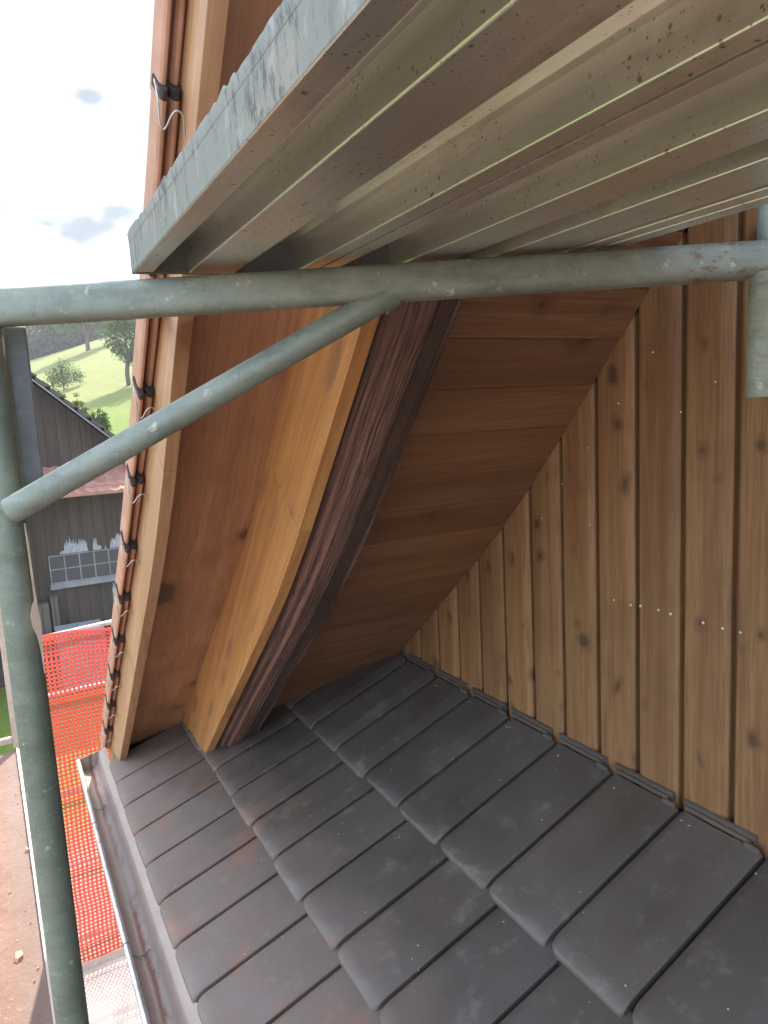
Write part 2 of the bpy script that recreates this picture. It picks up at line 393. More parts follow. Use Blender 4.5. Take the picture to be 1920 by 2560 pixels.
def deck_mat(name, c1, c2, spots=1.0, drip=False):
    g = NT(name); o = g.coords()
    a = g.noise(o, 3.5, 5, .6); st = g.noise(g.coords((1, .05, 1)), 160, 3)
    col = g.mix(g.rng(a, .32, .66), c1, c2)
    col = g.mix(g.rng(st, .4, .7, 0, 0 if drip else .30), col, (.5, .5, .44))
    warp = g.noise(o, 14, 3)
    wv = g.n('VectorMath', operation='ADD'); g.l(o, wv.inputs[0])
    sc = g.n('VectorMath', operation='SCALE'); sc.inputs['Scale'].default_value = .03; cc = g.n('CombineXYZ'); g.l(warp, cc.inputs[0]); g.l(warp, cc.inputs[1]); g.l(cc.outputs[0], sc.inputs[0]); g.l(sc.outputs[0], wv.inputs[1])
    for k, (s_, th, pr) in enumerate(((30, .15, .72), (75, .20, .60), (150, .22, .62), (260, .25, .7))):
        vo = g.n('TexVoronoi'); vo.inputs['Scale'].default_value = s_; g.l(wv.outputs[0], vo.inputs['Vector'])
        sp = g.n('SeparateColor'); g.l(vo.outputs['Color'], sp.inputs[0])
        clus = g.rng(g.noise(o, 5, 2), .36, .52)
        f = g.math('MULTIPLY', g.rng(vo.outputs['Distance'], th*.6, th, 1, 0), g.rng(sp.outputs[0], pr, pr+.03))
        f = g.math('MULTIPLY', f, clus if k else g.rng(g.noise(o, 3, 2), .5, .56))
        col = g.mix(g.math('MULTIPLY', f, .75*spots), col, (.16, .14, .09))
    col = g.mix(g.rng(g.noise(o, 6, 5, .7), .54, .70, 0, .4), col, (.36, .30, .22))
    if drip:
        d1 = g.noise(g.coords((1, 1, .30)), 95, 5, .75)
        zone = g.rng(g.noise(o, 6, 3), .40, .55)
        col = g.mix(g.math('MULTIPLY', g.rng(d1, .52, .60), g.math('MULTIPLY', zone, .85)), col, (.055, .055, .045))
        col = g.mix(g.math('MULTIPLY', g.rng(g.noise(g.coords((1, 1, .5)), 40, 5, .7), .55, .65), .5), col, (.34, .35, .32))
    return g.fin(col, g.rng(a, .3, .7, .26 + .35*drip, .38 + .35*drip), g.bump(st, .08, .0004), .15 if drip else .82)
m_deck = deck_mat('deck steel', (.70, .71, .66), (.82, .79, .72))
m_deck_edge = deck_mat('deck edge', (.155, .165, .135), (.21, .215, .18), 1.0, True)

def simple(name, c1, c2, scale=8, rough=.8, bump=.3, bs=60, detail=5, spec=None, metal=0):
    g = NT(name); o = g.coords(tone=.001); a = g.noise(o, scale, detail, .6); b = g.noise(o, bs, 3)
    return g.fin(g.mix(g.rng(a, .35, .65), c1, c2), rough, g.bump(b, bump, .003), metal, spec)
m_terra = simple('new clay', (.38, .19, .115), (.48, .26, .165), 14, .8, .2)
m_terra_dk = simple('dark clay end', (.025, .018, .016), (.05, .032, .026), 30, .9)
m_black = simple('dark gap', (.012, .010, .009), (.02, .017, .015))
m_roofbrown = simple('batten wood', (.10, .06, .04), (.14, .09, .06))
m_nail = simple('nail head', (.5, .45, .3), (.6, .55, .4), rough=.3, metal=.4)

# ------------------------------------------------------------------ main roof curve (y, z) as seen on the wall
RP = [(-4.5, 6.772), (0.6, .943), (1.21, .248), (1.36, .078), (1.5036, -.087), (1.635, -.232), (1.775, -.374), (1.922, -.508), (2.44, -.948), (3.5, -1.85)]
RS = [0.0]
for a, b in zip(RP, RP[1:]): RS.append(RS[-1] + math.dist(a, b))
def s_at_y(y):
    for i in range(len(RP)-1):
        if y <= RP[i+1][0] or i == len(RP)-2:
            return RS[i] + (y-RP[i][0])/(RP[i+1][0]-RP[i][0])*(RS[i+1]-RS[i])
def _pt(s):
    for i in range(len(RS)-1):
        if s <= RS[i+1] or i == len(RS)-2:
            t = (s-RS[i])/(RS[i+1]-RS[i]); a, b = RP[i], RP[i+1]
            return (a[0]+(b[0]-a[0])*t, a[1]+(b[1]-a[1])*t)
def roofp(s, w_, x):
    p = _pt(s); a = _pt(s-.06); b = _pt(s+.06)
    d = Vector((b[0]-a[0], b[1]-a[1])).normalized()
    return Vector((x, p[0] - d.y*w_, p[1] + d.x*w_))
S_END = s_at_y(3.34)
def sweep(mb, prof, s0, s1, n=None, mat=0, tone=.5, fs0=None, fs1=None, jitter=None, smooth=False):
    """prof closed list (x,w); s ends may depend on (x,w)"""
    n = n or max(2, int((s1-s0)/.12)); k = len(prof); vs = []
    for j in range(n+1):
        for (x, w_) in prof:
            a = s0 if fs0 is None else fs0(x, w_); b = s1 if fs1 is None else fs1(x, w_)
            s = a + (b-a)*j/n
            xx, ww = (x, w_) if jitter is None else jitter(s, x, w_)
            vs.append(roofp(s, ww, xx))
    fs = [(j*k+i, j*k+(i+1) % k, (j+1)*k+(i+1) % k, (j+1)*k+i) for j in range(n) for i in range(k)]
    mb.add(vs, fs, mat, tone, smooth)
    mb.add(vs[:k], [tuple(reversed(range(k)))], mat, tone); mb.add(vs[-k:], [tuple(range(k))], mat, tone)
def wid(s): return .062*max(0, min(1, (s - s_at_y(1.15))/(s_at_y(1.75)-s_at_y(1.15))))
def rect(x0, x1, w0, w1): return [(x0, w0), (x1, w0), (x1, w1), (x0, w1)]

# ================================================================== HOUSE
GZ = -5.3
house = empty('wooden_house', (1.4, 1.2, GZ), 'wooden house wall with brown vertical boards, dark tiled lean-to roof and steep roof overhang', 'house')

# wall boards
mb = MB(); X = 1.4; pit = .1366
y0 = .961 - 34*pit
i = 0; yb = y0
while yb < 3.35:
    t = random.random()
    zt_s = roofp(s_at_y(yb+pit), .08, X); zt = zt_s.z
    zt2 = roofp(s_at_y(yb), .08, X).z
    near = yb + .019; far = yb + .1352
    top = lambda y: min(6.0, zt2 + (zt-zt2)*(y-yb)/pit)
    # cross-section in (x,y), near side chamfered
    prof = [(X+.026, near-.001), (X+.0095, near), (X+.0065, near+.003), (X+.0035, near+.010), (X+.001, near+.020), (X+.0, near+.030), (X+.0, far-.004), (X+.0015, far-.0005), (X+.02, far)]
    n = len(prof)
    vs = [(p[0], p[1], -1.55) for p in prof] + [(p[0], p[1], top(p[1])) for p in prof]
    mb.add(vs, [(j+1, j, n+j, n+j+1) for j in range(n-1)] + [tuple(range(n, 2*n))], 0, t)
    # recessed tongue beside the board
    mb.box((X+.024, yb-.0008, -1.55), (X+.03, near, top(yb)-.01), 0, max(0, t-.3))
    yb += pit; i += 1
mb.box((X+.03, y0-.05, GZ), (X+.08, 3.4, -1.2), 0, .3)
ytop = [(y0, 3.4)]
mb.add([(X+.034, -.9, -1.6), (X+.034, 3.35, -1.6), (X+.034, 3.35, -1.75+.1), (X+.034, 2.44, -.9), (X+.034, 1.9, -.44), (X+.034, 1.5, .0), (X+.034, .6, 1.0), (X+.034, -.7, 2.5), (X+.034, -3.7, 5.8), (X+.034, -3.7, -1.6)], [(0, 1, 2, 3, 4, 5, 6, 7, 8, 9)], 1)
# nails: the slanting row and a few others
def nail(y, z, r=.0042):
    k = 8
    vs = [(X-.0035, y, z)] + [(X-.001, y+r*math.cos(a*math.tau/k), z+r*math.sin(a*math.tau/k)) for a in range(k)]
    mb.add(vs, [(0, 1+(a+1) % k, 1+a) for a in range(k)], 2)
for (y, z) in ((1.318, -.524), (1.26, -.52), (1.225, -.52), (1.175, -.519), (1.135, -.519), (1.04, -.52), (1.0, -.523), (.945, -.522),
               (1.19, .112), (1.115, -.03), (1.30, .0), (1.41, -.12), (1.51, -.22), (1.40, -.33), (1.6, -.33), (1.02, .03)):
    nail(y + random.uniform(-.006, .006), z + random.uniform(-.004, .004), random.uniform(.003, .0046) if z < -.5 else .0026)
wall = mb.build('wall', [m_wall, m_black, m_nail], house)

# soffit boards (over the inner field)
mb = MB(); s0 = .2
sb = s_at_y(1.292) % .1415 + .1415*24
s = sb
while s < S_END:
    s1 = min(s + .1395, S_END)
    sweep(mb, rect(.70, 1.398, 0, .018), s, s1, 2, 0, random.random())
    s += .1415
sweep(mb, rect(.70, 1.44, .0105, .03), .1, S_END, None, 1)
soff = mb.build('soffit', [m_soffit, m_black], house)
soff['label'] = 'dark red-brown soffit boards running up to the board wall'

# outer soffit panel of rough wood
mb = MB()
sweep(mb, rect(.349, .602, .145, .165), .1, S_END, 40, 0, .4)
mb.build('soffit_panel', [m_panel], house)

# inner bright board, two lengths with a slanting joint
mb = MB()
sj = lambda x, w_: s_at_y(1.600) - w_*.03
sweep(mb, rect(.600, .634, -.10, .146), .1, 2, 22, 0, .75, fs1=sj)
sweep(mb, rect(.600, .634, -.10, .146), 2.3, S_END, 26, 0, .25, fs0=lambda x, w_: sj(x, w_)+.0022)
o = mb.build('rafter_board', [m_orange], house, bevel=.0015)
o['label'] = 'bright orange varnished board along the roof slope'

# old weathered rafter with stepped worn edges
mb = MB(); xs = [.637+.183*k/90 for k in range(91)]; N = 330
ss = [s_at_y(-1.2) + (S_END-s_at_y(-1.2))*j/N for j in range(N+1)]
def beam_w(s, x):
    t = (x-.637)/.163; low = min(1, max(0, (s - s_at_y(1.3))/.5))
    w_ = -.112
    e = .13 + .03*noise.noise(Vector((s*2.2, 3, 1))) + .015*noise.noise(Vector((s*14, 5, 1)))
    e2 = .30 + .05*noise.noise(Vector((s*1.7, 9, 1))) + .012*noise.noise(Vector((s*17, 2, 1)))
    e3 = .86 + .03*noise.noise(Vector((s*2.3, 19, 1))) + .015*noise.noise(Vector((s*23, 2, 1)))
    lf = .45 + .55*low
    if t < .05: w_ += .045
    elif t < e: w_ += .026*lf
    elif t < e2: w_ += .012*lf
    if t > e3+.17: w_ += (t-e3-.17)*.25
    ed = .62 + .06*noise.noise(Vector((s*1.1, 29, 1)))
    if t > ed: w_ += .005 + .03*(t-ed)
    w_ += .0016*noise.noise(Vector((s*1.5, x*150, 0)))
    return w_
vs = [roofp(s, beam_w(s, x), x + .003*noise.noise(Vector((s*5, 7, 0)))*(k == 90)) for s in ss for k, x in enumerate(xs)]
K = 91
mb.add(vs, [(j*K+i, (j+1)*K+i, (j+1)*K+i+1, j*K+i+1) for j in range(N) for i in range(K-1)], 0, .5, True)
for x, col in ((.637, 0), (.82, 90)):
    v2 = []
    for j, s in enumerate(ss): v2 += [vs[j*K+col], roofp(s, .02, x)]
    mb.add(v2, [(2*j, 2*j+2, 2*j+3, 2*j+1) for j in range(N)], 0, .5)
vs2 = [vs[N*K+i] for i in range(K)] + [roofp(ss[-1], .02, .82), roofp(ss[-1], .02, .637)]
mb.add(vs2, [tuple(range(len(vs2)))], 0, .5)
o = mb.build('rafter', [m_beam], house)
o['label'] = 'dark weathered old rafter beside the bright board'

# outer barge board with scarf joint
mb = MB()
bj = lambda x, w_: s_at_y(1.555) - (w_-.065)*.25
wj = lambda s, x, w_: (x, w_ + (wid(s) if w_ > .1 else 0))
sweep(mb, rect(.320, .350, .064, .20), .1, 2, 60, 0, .8, fs1=bj, jitter=wj)
sweep(mb, rect(.3195, .350, .064, .20), 2.3, S_END, 26, 0, .3, fs0=lambda x, w_: bj(x, w_)+.002, jitter=wj)
o = mb.build('barge_board', [m_barge], house, bevel=.0015)

# roof covering above
mb = MB()
sweep(mb, rect(.353, 4.2, .166, .215), .05, S_END-.01, 80, 0, jitter=lambda s, x, w_: (x, w_ + (wid(s) if w_ > .2 else 0)))
sweep(mb, rect(.66, 4.2, .03, .165), .05, S_END-.02, 40, 0)
roof = mb.build('roof', [m_roofbrown], house)

# verge tiles with storm clips
step = .307
sc0 = s_at_y(1.555) - .105
k0 = -12
for k in range(k0, 9):
    st = sc0 + k*step            # tail end of this tile
    if st > S_END + .05: break
    sh = st - step - .035
    mb = MB()
    XS = lambda x: .283 + (x-.262)*.85
    base = lambda s, sh=sh: .004 + (s-sh)/(step+.035)*.026
    jit = lambda s, x, w_, b=base: (XS(x) + .003*((s-sh)/(step+.035)), w_ + b(s) - .012 + wid(s))
    # outer hanging lip with rolls on the underside
    prof = [(.262, .150), (.266, .142), (.272, .142), (.275, .150), (.2775, .168), (.281, .170), (.284, .158), (.289, .150), (.296, .150), (.301, .157), (.304, .172), (.307, .173), (.310, .163), (.316, .158), (.325, .160), (.40, .200), (.42, .235), (.30, .235), (.272, .222), (.262, .21)]
    sweep(mb, prof, sh+.02, st, 6, 0, .5, jitter=jit, smooth=False)
    # dark head of the tile below, showing under the tail
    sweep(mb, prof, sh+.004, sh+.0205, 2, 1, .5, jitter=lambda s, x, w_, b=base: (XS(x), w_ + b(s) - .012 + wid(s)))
    t_ = mb.build('verge_tile', [m_terra, m_terra_dk], house, bevel=.0012)
    # wire clip, a sub-part of its tile
    mc = MB()
    base_pts = [(.266, -.02, .165), (.256, -.036, .165), (.251, -.040, .155), (.2505, -.034, .138), (.253, -.016, .127), (.257, .008, .124), (.263, .018, .124), (.269, .012, .124), (.276, -.004, .124), (.284, -.012, .124), (.293, -.010, .124), (.299, .0, .126), (.303, .018, .128), (.307, .042, .13), (.3085, .05, .135)]
    def cat(p, n=5):
        o_ = []
        for i in range(len(p)-1):
            a = Vector(p[max(i-1, 0)]); b = Vector(p[i]); c = Vector(p[i+1]); d = Vector(p[min(i+2, len(p)-1)])
            for q in range(n):
                t = q/n
                o_.append(.5*((2*b)+(c-a)*t+(2*a-5*b+4*c-d)*t*t+(-a+3*b-3*c+d)*t**3))
        return o_ + [Vector(p[-1])]
    mc.path([roofp(st+q.y, q.z + wid(st) - .012, XS(q.x)) for q in cat(base_pts)], .0013, 6)
    mc.build('storm_clip', [m_wire], t_)

# ------------------------------------------------------------------ lean-to (pent) roof
PA = 0.37033; CA, SA = math.cos(PA), math.sin(PA); ZT = -.711*1.4
def pp(u, y, n=0): return Vector((1.4 - u*CA - n*SA, y, ZT - u*SA + n*CA))
def roof_above(p, w0=.10):   # is p above (behind) the soffit?
    s = s_at_y(min(3.4, p.y)); q = roofp(s, w0, p.x)
    zz = q.z + (q.y-p.y)*.9 if True else 0
    return p.z > zz
mb = MB()
# (u_head, u_tail, n_head, pitch, a seam y)
courses = [(.018, .497, -.004, .2215, 1.764+.0), (.47, .872, -.021, .2165, 1.925), (.845, 1.208, -.021, .2125, 2.305)]
rt = random.Random(4)
for ci, (uh, ut, nh, W, ya) in enumerate(courses):
    for j in range(-15, 9):
        ys = ya + j*W               # near seam of this tile
        if ys < -1.0 or ys > 3.30: continue
        if ci == 0 and ys > 2.75: continue
        y_far = ys + W - .0062; y_near = ys + .0015
        if ci == 2 and y_far > 3.33: continue
        tone = rt.random(); dz = rt.uniform(-.0012, .0012); du = rt.uniform(-.0038, .0038); tw = rt.uniform(-.001, .001)
        NV, NU, NL = 18, 14, 5
        vv = [0, .012, .03, .055, .085, .12, .17, .25, .35, .45, .50, .54, .58, .62, .66, .70, .74, .80, .88, .95, .985, 1.0]
        def hh(v):
            h = 0
            if v < .12: h = -.011*(1-v/.12)**2
            if .12 <= v <= .68: h = -.0012*math.sin((v-.12)/.56*math.pi)
            if v > .68: h = .0016*min(1, (v-.68)/.04) - .0065*max(0, (v-.72)/.28)
            if v > .985: h -= .0015*((v-.985)/.015)
            return h
        grid = []
        for v in vv:
            y = y_far + (y_near-y_far)*v
            t = v*(y_far-y_near); r = .040
            cut = 0 if t > r else r - math.sqrt(max(0, r*r-(r-t)**2))
            tn = (1-v)*(y_far-y_near)
            if tn < .008: cut += .008-math.sqrt(max(0, .008**2-(.008-tn)**2))
            # the lip is pulled further down the slope on the cover rib
            rq = max(0, min(1, (v-.50)/.24)); rib = .024*rq*rq*(3-2*rq)
            u1 = ut + du - cut - .002
            RL = .0085 + rib
            col = []
            for i2 in range(NU+1):
                u = uh + (u1-RL-uh)*i2/NU
                nn = nh + (0-nh)*(u-uh)/(ut-uh)
                col.append(pp(u, y, nn + hh(v) + dz + tw*v))
            for i2 in range(1, NL+1):
                a = i2/NL*math.pi/2*.92
                u = u1 - RL + RL*math.sin(a); tt = i2/NL; drop = (.0105 + .16*rib)*(.5*tt + .5*(1-math.cos(a)))
                nn = nh + (0-nh)*(u-uh)/(ut-uh)
                col.append(pp(u, y, nn + hh(v) + dz + tw*v - drop))
            col.append(pp(u1+.0012, y, hh(v) + dz - .0155 - .16*rib))
            grid.append(col)
        nc = len(grid[0]); vs = [p for c in grid for p in c]
        fs = []
        for a in range(len(vv)-1):
            for b in range(nc-1):
                fs.append((a*nc+b, a*nc+b+1, (a+1)*nc+b+1, (a+1)*nc+b))
        mb.add(vs, fs, 0, tone, True)
        # side skirts
        for row, sgn in ((0, 1), (len(vv)-1, -1)):
            topc = grid[row][:-1]; dn = Vector((SA, 0, -CA))*.020
            v2 = []
            for p in topc: v2 += [p, p+dn]
            f2 = [((2*q, 2*q+1, 2*q+3, 2*q+2) if sgn < 0 else (2*q, 2*q+2, 2*q+3, 2*q+1)) for q in range(len(topc)-1)]
            mb.add(v2, f2, 0, tone*.6)
        if ci == 0:
            # ribbed heads beside the wall
            def bar(u0, u1_, v0, v1, h, n0=-.004):
                ya_ = y_far + (y_near-y_far)*v0; yb_ = y_far + (y_near-y_far)*v1
                prof = [(u0, n0), (u0+.002, h), (u1_-.002, h), (u1_, n0)]
                vs_ = [pp(a, ya_, b) for a, b in prof] + [pp(a, yb_, b) for a, b in prof]
                mb.add(vs_, [(0, 1, 5, 4), (1, 2, 6, 5), (2, 3, 7, 6), (0, 3, 2, 1), (4, 5, 6, 7)], 0, min(1, tone+.2))
            bar(-.006, .006, .02, .90, .016)
            bar(.006, .013, .05, .86, .007)
            bar(.018, .026, .82, .99, .009)
# deck below the tiles
for (u0, u1, n0, n1) in ((-.03, 1.17, -.062, -.062),):
    a = [pp(u0, -4, n0), pp(u1, -4, n1), pp(u1, 3.33, n1), pp(u0, 3.33, n0)]
    b = [p - Vector((0, 0, .09)) for p in a]
    mb.add(a+b, [(0, 1, 2, 3), (7, 6, 5, 4), (0, 4, 5, 1), (1, 5, 6, 2), (2, 6, 7, 3), (3, 7, 4, 0)], 1)
mb.add([pp(.0, -.6, -.03), pp(.5, -.6, -.03), pp(.5, 3.2, -.03), pp(.0, 3.2, -.03)], [(0, 1, 2, 3)], 1)
rr = random.Random(11)
def chip(u, y, sz, n=0.004):
    c = pp(u, y, n); vs = [c + Vector((rr.uniform(-1, 1), rr.uniform(-1, 1), rr.uniform(-.3, .3)))*sz for _ in range(5)]
    mb.add(vs, [(0, 1, 2), (0, 2, 3), (0, 3, 4), (0, 4, 1), (1, 2, 3), (1, 3, 4)], 2, rr.random())
for k in range(10):
    ys = 1.764 + .2215*(k-6)
    for _ in range(2): chip(.055+rr.uniform(-.01, .02), ys + .18 + rr.uniform(-.03, .02), .0045)
for (u, y) in ((.95, 1.62), (1.0, 3.05), (.66, 1.95), (.4, 1.3), (.75, 1.5), (.9, 1.1)): chip(u, y, .0035)
m_crumb = simple('mortar crumbs', (.42, .34, .25), (.55, .5, .42))
pent = mb.build('lean_to_roof', [m_tile, m_black, m_crumb], house)
pent['label'] = 'low roof of dark grey flat clay tiles below the wall'

# gutter
def gut_mat():
    g = NT('gutter metal'); sx = g.n('SeparateXYZ'); g.l(g.tc.outputs['Object'], sx.inputs[0])
    o = g.coords(); a = g.noise(o, 10, 5, .65)
    xw = g.math('ADD', sx.outputs[0], g.rng(g.noise(o, 5, 3), 0, 1, -.010, .010))
    col = g.mix(g.rng(a, .3, .7), (.28, .21, .17), (.34, .265, .22))
    dirt = g.math('MULTIPLY', g.rng(xw, -1.186, -1.180), g.rng(xw, -1.172, -1.166, 1, 0))
    dirt = g.math('MULTIPLY', dirt, g.rng(g.noise(o, 3, 3), .38, .48))
    lime = g.math('MULTIPLY', g.rng(xw, -1.176, -1.170), g.rng(g.noise(g.coords((1, .5, 1)), 34, 9, .8), .44, .52))
    lime = g.math('MULTIPLY', lime, g.rng(xw, -1.160, -1.153, 1, .0))
    col = g.mix(g.math('MULTIPLY', dirt, .85), col, (.20, .075, .04))
    col = g.mix(g.math('MULTIPLY', lime, .6), col, (.42, .38, .37))
    return g.fin(col, .5, g.bump(g.noise(o, 120, 3), .3, .001), .12)
m_gut = gut_mat()
mb = MB(); G0, G1 = -4, 3.352
pr = [(.176, -1.487), (.178, -1.512), (.184, -1.530), (.194, -1.541), (.208, -1.546), (.222, -1.543), (.236, -1.533), (.247, -1.518), (.254, -1.500), (.258, -1.482), (.262, -1.466), (.290, -1.452)]
ny = 90
def gz(y): return 0.0025*math.sin(y*1.7)
vs = [(x, G0+(G1-G0)*j/ny, z) for j in range(ny+1) for (x, z) in pr]
k = len(pr)
mb.add(vs, [(j*k+i, j*k+i+1, (j+1)*k+i+1, (j+1)*k+i) for j in range(ny) for i in range(k-1)], 0, .5, True)
vs = [(x + (.001 if x < .2 else 0), y, z-.0015) for (x, y, z) in vs]
mb.add(vs, [(j*k+i, (j+1)*k+i, (j+1)*k+i+1, j*k+i+1) for j in range(ny) for i in range(k-1)], 0, .5, True)
# end stop
cap = [(x, G1, z) for x, z in pr[:11]]
mb.add(cap + [(x, G1+.002, z) for x, z in pr[:11]], [tuple(range(11)), tuple(reversed(range(11, 22)))], 0, .5)
mb.tube((.172, G1, -1.484), (.262, G1, -1.466), .0025, 8, 0)
gut = mb.build('gutter', [m_gut], house)
mb = MB(); mb.tube((.172, G0, -1.487), (.172, G1, -1.487), .0088, 16, 0, seg=30)
for y in (1.25, 2.02, 2.75): mb.tube((.172, y-.002, -1.487), (.172, y+.002, -1.487), .0098, 16, 1)
mb.build('gutter_bead', [m_zinc, m_tube_dark], gut)
for y in (1.45, 2.02, 2.95):
    mb = MB(); mb.path([(.179, y, -1.492), (.184, y, -1.522), (.2, y, -1.538), (.22, y, -1.538), (.235, y, -1.526)], .0016, 6)
    mb.build('gutter_bracket', [m_tube_dark], gut)

# ================================================================== SCAFFOLD
scaf = empty('scaffold_bracket', (.012, 1.17, GZ), 'galvanised scaffold post with horizontal bracket tube and slanting brace beneath the steel deck', 'scaffolding')
mb = MB(); mb.tube((.0135, 1.17, GZ), (.0005, 1.17, 2.3), .0242, 32, seg=20)
mb.build('post', [m_post], scaf)
T0 = Vector((-.03, 1.1905, .1765)); T1 = Vector((1.01, .6305, .1895))
mb = MB(); mb.tube(T0, T1, .0255, 56, sq=3.6, seg=24)
mb.build('transom', [m_tube], scaf)
mb = MB(); mb.tube((.010, 1.128, -.108), (.513, .896, .168), .0192, 28, seg=16)
mb.tube((.500, .902, .160), (.518, .893, .172), .0235, 28, r1=.0215)       # weld collar
mb.build('brace', [m_tube], scaf)
mb = MB(); mb.box((.031, 1.2, -.085), (.0608, 1.235, .158), 0)
o = mb.build('end_plate', [m_tube_dark], scaf, bevel=.003)
mb = MB(); mb.tube((.018, 1.215, -.10), (.018, 1.215, .16), .0215, 16, 0)
mb.build('gusset_tube', [m_tube], scaf)
def weld(c, ax, r, name='weld_bead'):
    ax = Vector(ax).normalized(); u = ax.cross(Vector((0, 0, 1))).normalized(); v = ax.cross(u)
    mb = MB(); pts = []
    for k in range(49):
        a = k/48*math.tau; rr_ = r*(1 + .05*noise.noise(Vector((math.cos(a)*6, math.sin(a)*6, 2))))
        pts.append(Vector(c) + u*math.cos(a)*rr_ + v*math.sin(a)*rr_ + ax*.0022*noise.noise(Vector((math.cos(a)*9, math.sin(a)*9, 5))))
    mb.path(pts, .0027, 8)
    mb.build(name, [m_post], scaf)
bd_ = Vector((.503, -.232, .276)).normalized()
# flat lever hanging on the post
mb = MB()
prof = [(.0243, -.130), (.0262, -.130), (.0285, -.225), (.0290, -.252), (.0308, -.275), (.0302, -.300), (.0290, -.330), (.0283, -.356), (.0268, -.358), (.0262, -.325), (.0235, -.298), (.0188, -.284), (.0178, -.268), (.0212, -.252), (.0252, -.245), (.0250, -.20)]
mb.prism(prof, 1.141, 1.1385, lambda q, e: (q[0], e, q[1]))
m_lever = simple('rusty lever', (.34, .24, .17), (.45, .36, .28), 40, .6, .3)
o = mb.build('wedge_lever', [m_lever], scaf); o['label'] = 'thin rusty wedge lever hanging on the post'
# inner post stub and the upper post it carries
mb = MB(); mb.tube((.983, .632, -.003), (.983, .632, .17), .028, 32, cap=False)
mb.tube((.983, .632, -.003), (.983, .632, .17), .0245, 32, cap=False)
vs = []
for a in range(32):
    c_, s_ = math.cos(a*math.tau/32), math.sin(a*math.tau/32)
    vs += [(.983+.028*c_, .632+.028*s_, -.003), (.983+.0245*c_, .632+.0245*s_, -.003)]
mb.add(vs, [(2*a, 2*((a+1) % 32), 2*((a+1) % 32)+1, 2*a+1) for a in range(32)])
mb.build('post_stub', [m_tube], scaf)
mb = MB(); mb.tube((1.006, .640, .19), (1.006, .640, 2.3), .0242, 28, seg=8)
mb.build('upper_post', [m_tube], scaf)

# deck planks overhead
def end_y(x): return 1.178 - .5395*x + .62*max(0, min(.12, x-.225))
rd = random.Random(5)
def deck(name, label, ribs, x0, x1, ztop=.268):
    org = ((x0+x1)/2, .4, .215)
    root = empty(name, org, label, 'scaffold deck', 'steel decks of the scaffold overhead')
    mb = MB()
    zb, zc = .2155, .259
    r = .0016
    pts = []
    for i, (a, b) in enumerate(ribs):
        if i == 0: pts += [(a, zc), (a, zb+r), (a+r*.3, zb+r*.3), (a+r, zb)]
        else: pts += [(a-.002, zc), (a-.001, zc-.006), (a, zb+r), (a+r*.3, zb+r*.3), (a+r, zb)]
        if b-a > .04:
            m = (a+b)/2
        pts += [(b-r, zb), (b-r*.3, zb+r*.3), (b, zb+r)]
        if i < len(ribs)-1: pts += [(b+.002, zc)]
        else: pts += [(b, zc)]
    pts += [(x1, ztop), (x0, ztop)]
    n = len(pts)
    vs = []
    for k2 in range(6):
        for (x, z) in pts:
            ye = end_y(x)-.004
            y = -2.6 + (ye+2.6)*k2/5
            vs.append((x, y, z + .0008*math.sin(k2*2.1+x*20)))
    for k2 in range(5):
        for i in range(n):
            mat = 1 if (pts[i][0] <= x0+.0005 and pts[(i+1) % n][0] <= x0+.0005) else 0
            mb.add([vs[k2*n+i], vs[k2*n+(i+1) % n], vs[(k2+1)*n+(i+1) % n], vs[(k2+1)*n+i]], [(0, 1, 2, 3)], mat)
    mb.add(vs[:n], [tuple(range(n))]); mb.add(vs[-n:], [tuple(reversed(range(n)))])
    mb.build('deck_body', [m_deck, m_deck_edge], root, weld=True)
    mb = MB()
    vsq = []
    for (x, dy) in ((x0, 0), (x1, 0)):
        ye = end_y(x)
        vsq += [(x, ye-.0055, zb-.0006), (x, ye, zb-.0006), (x, ye, ztop+.001), (x, ye-.0055, ztop+.001)]
    mb.add(vsq, [(0, 1, 5, 4), (1, 2, 6, 5), (2, 3, 7, 6), (3, 0, 4, 7), (0, 3, 2, 1), (4, 5, 6, 7)], 0)
    mb.build('end_cap', [m_tube_dark], root)
    return root
dA = deck('scaffold_deck', 'mottled outer steel scaffold deck overhead with dirt-crusted edge toward the sky', [(.197, .224), (.271, .333), (.418, .443)], .197, .443)
deck('scaffold_deck', 'inner steel scaffold deck overhead, the one nearer the board wall', [(.446, .470), (.549, .608), (.655, .730), (.745, .772), (.778, .806)], .446, .806)
# crust of dried dirt along the outer top edge
mb = MB(); n = 420; vs = []
for k in range(n+1):
    y = -.4 + (end_y(.197)+.4)*k/n
    h = .003 + .010*abs(noise.noise(Vector((y*9, 1, 0)))) + .009*max(0, noise.noise(Vector((y*42, 4, 0)))) + .005*max(0, noise.noise(Vector((y*110, 8, 0))))
    h *= 1.0 if y > .3 else .6
    o_ = .0015 + .002*abs(noise.noise(Vector((y*60, 9, 0))))
    vs += [(.1968, y, .2565), (.197-o_*.8, y, .266+h*.5), (.199, y, .268+h), (.206, y, .268+h*.8), (.215, y, .267)]
mb.add(vs, [(k*5+i, k*5+i+1, (k+1)*5+i+1, (k+1)*5+i) for k in range(n) for i in range(4)], 0, .5, True)
mb.build('dirt_crust', [m_deck_edge], dA)

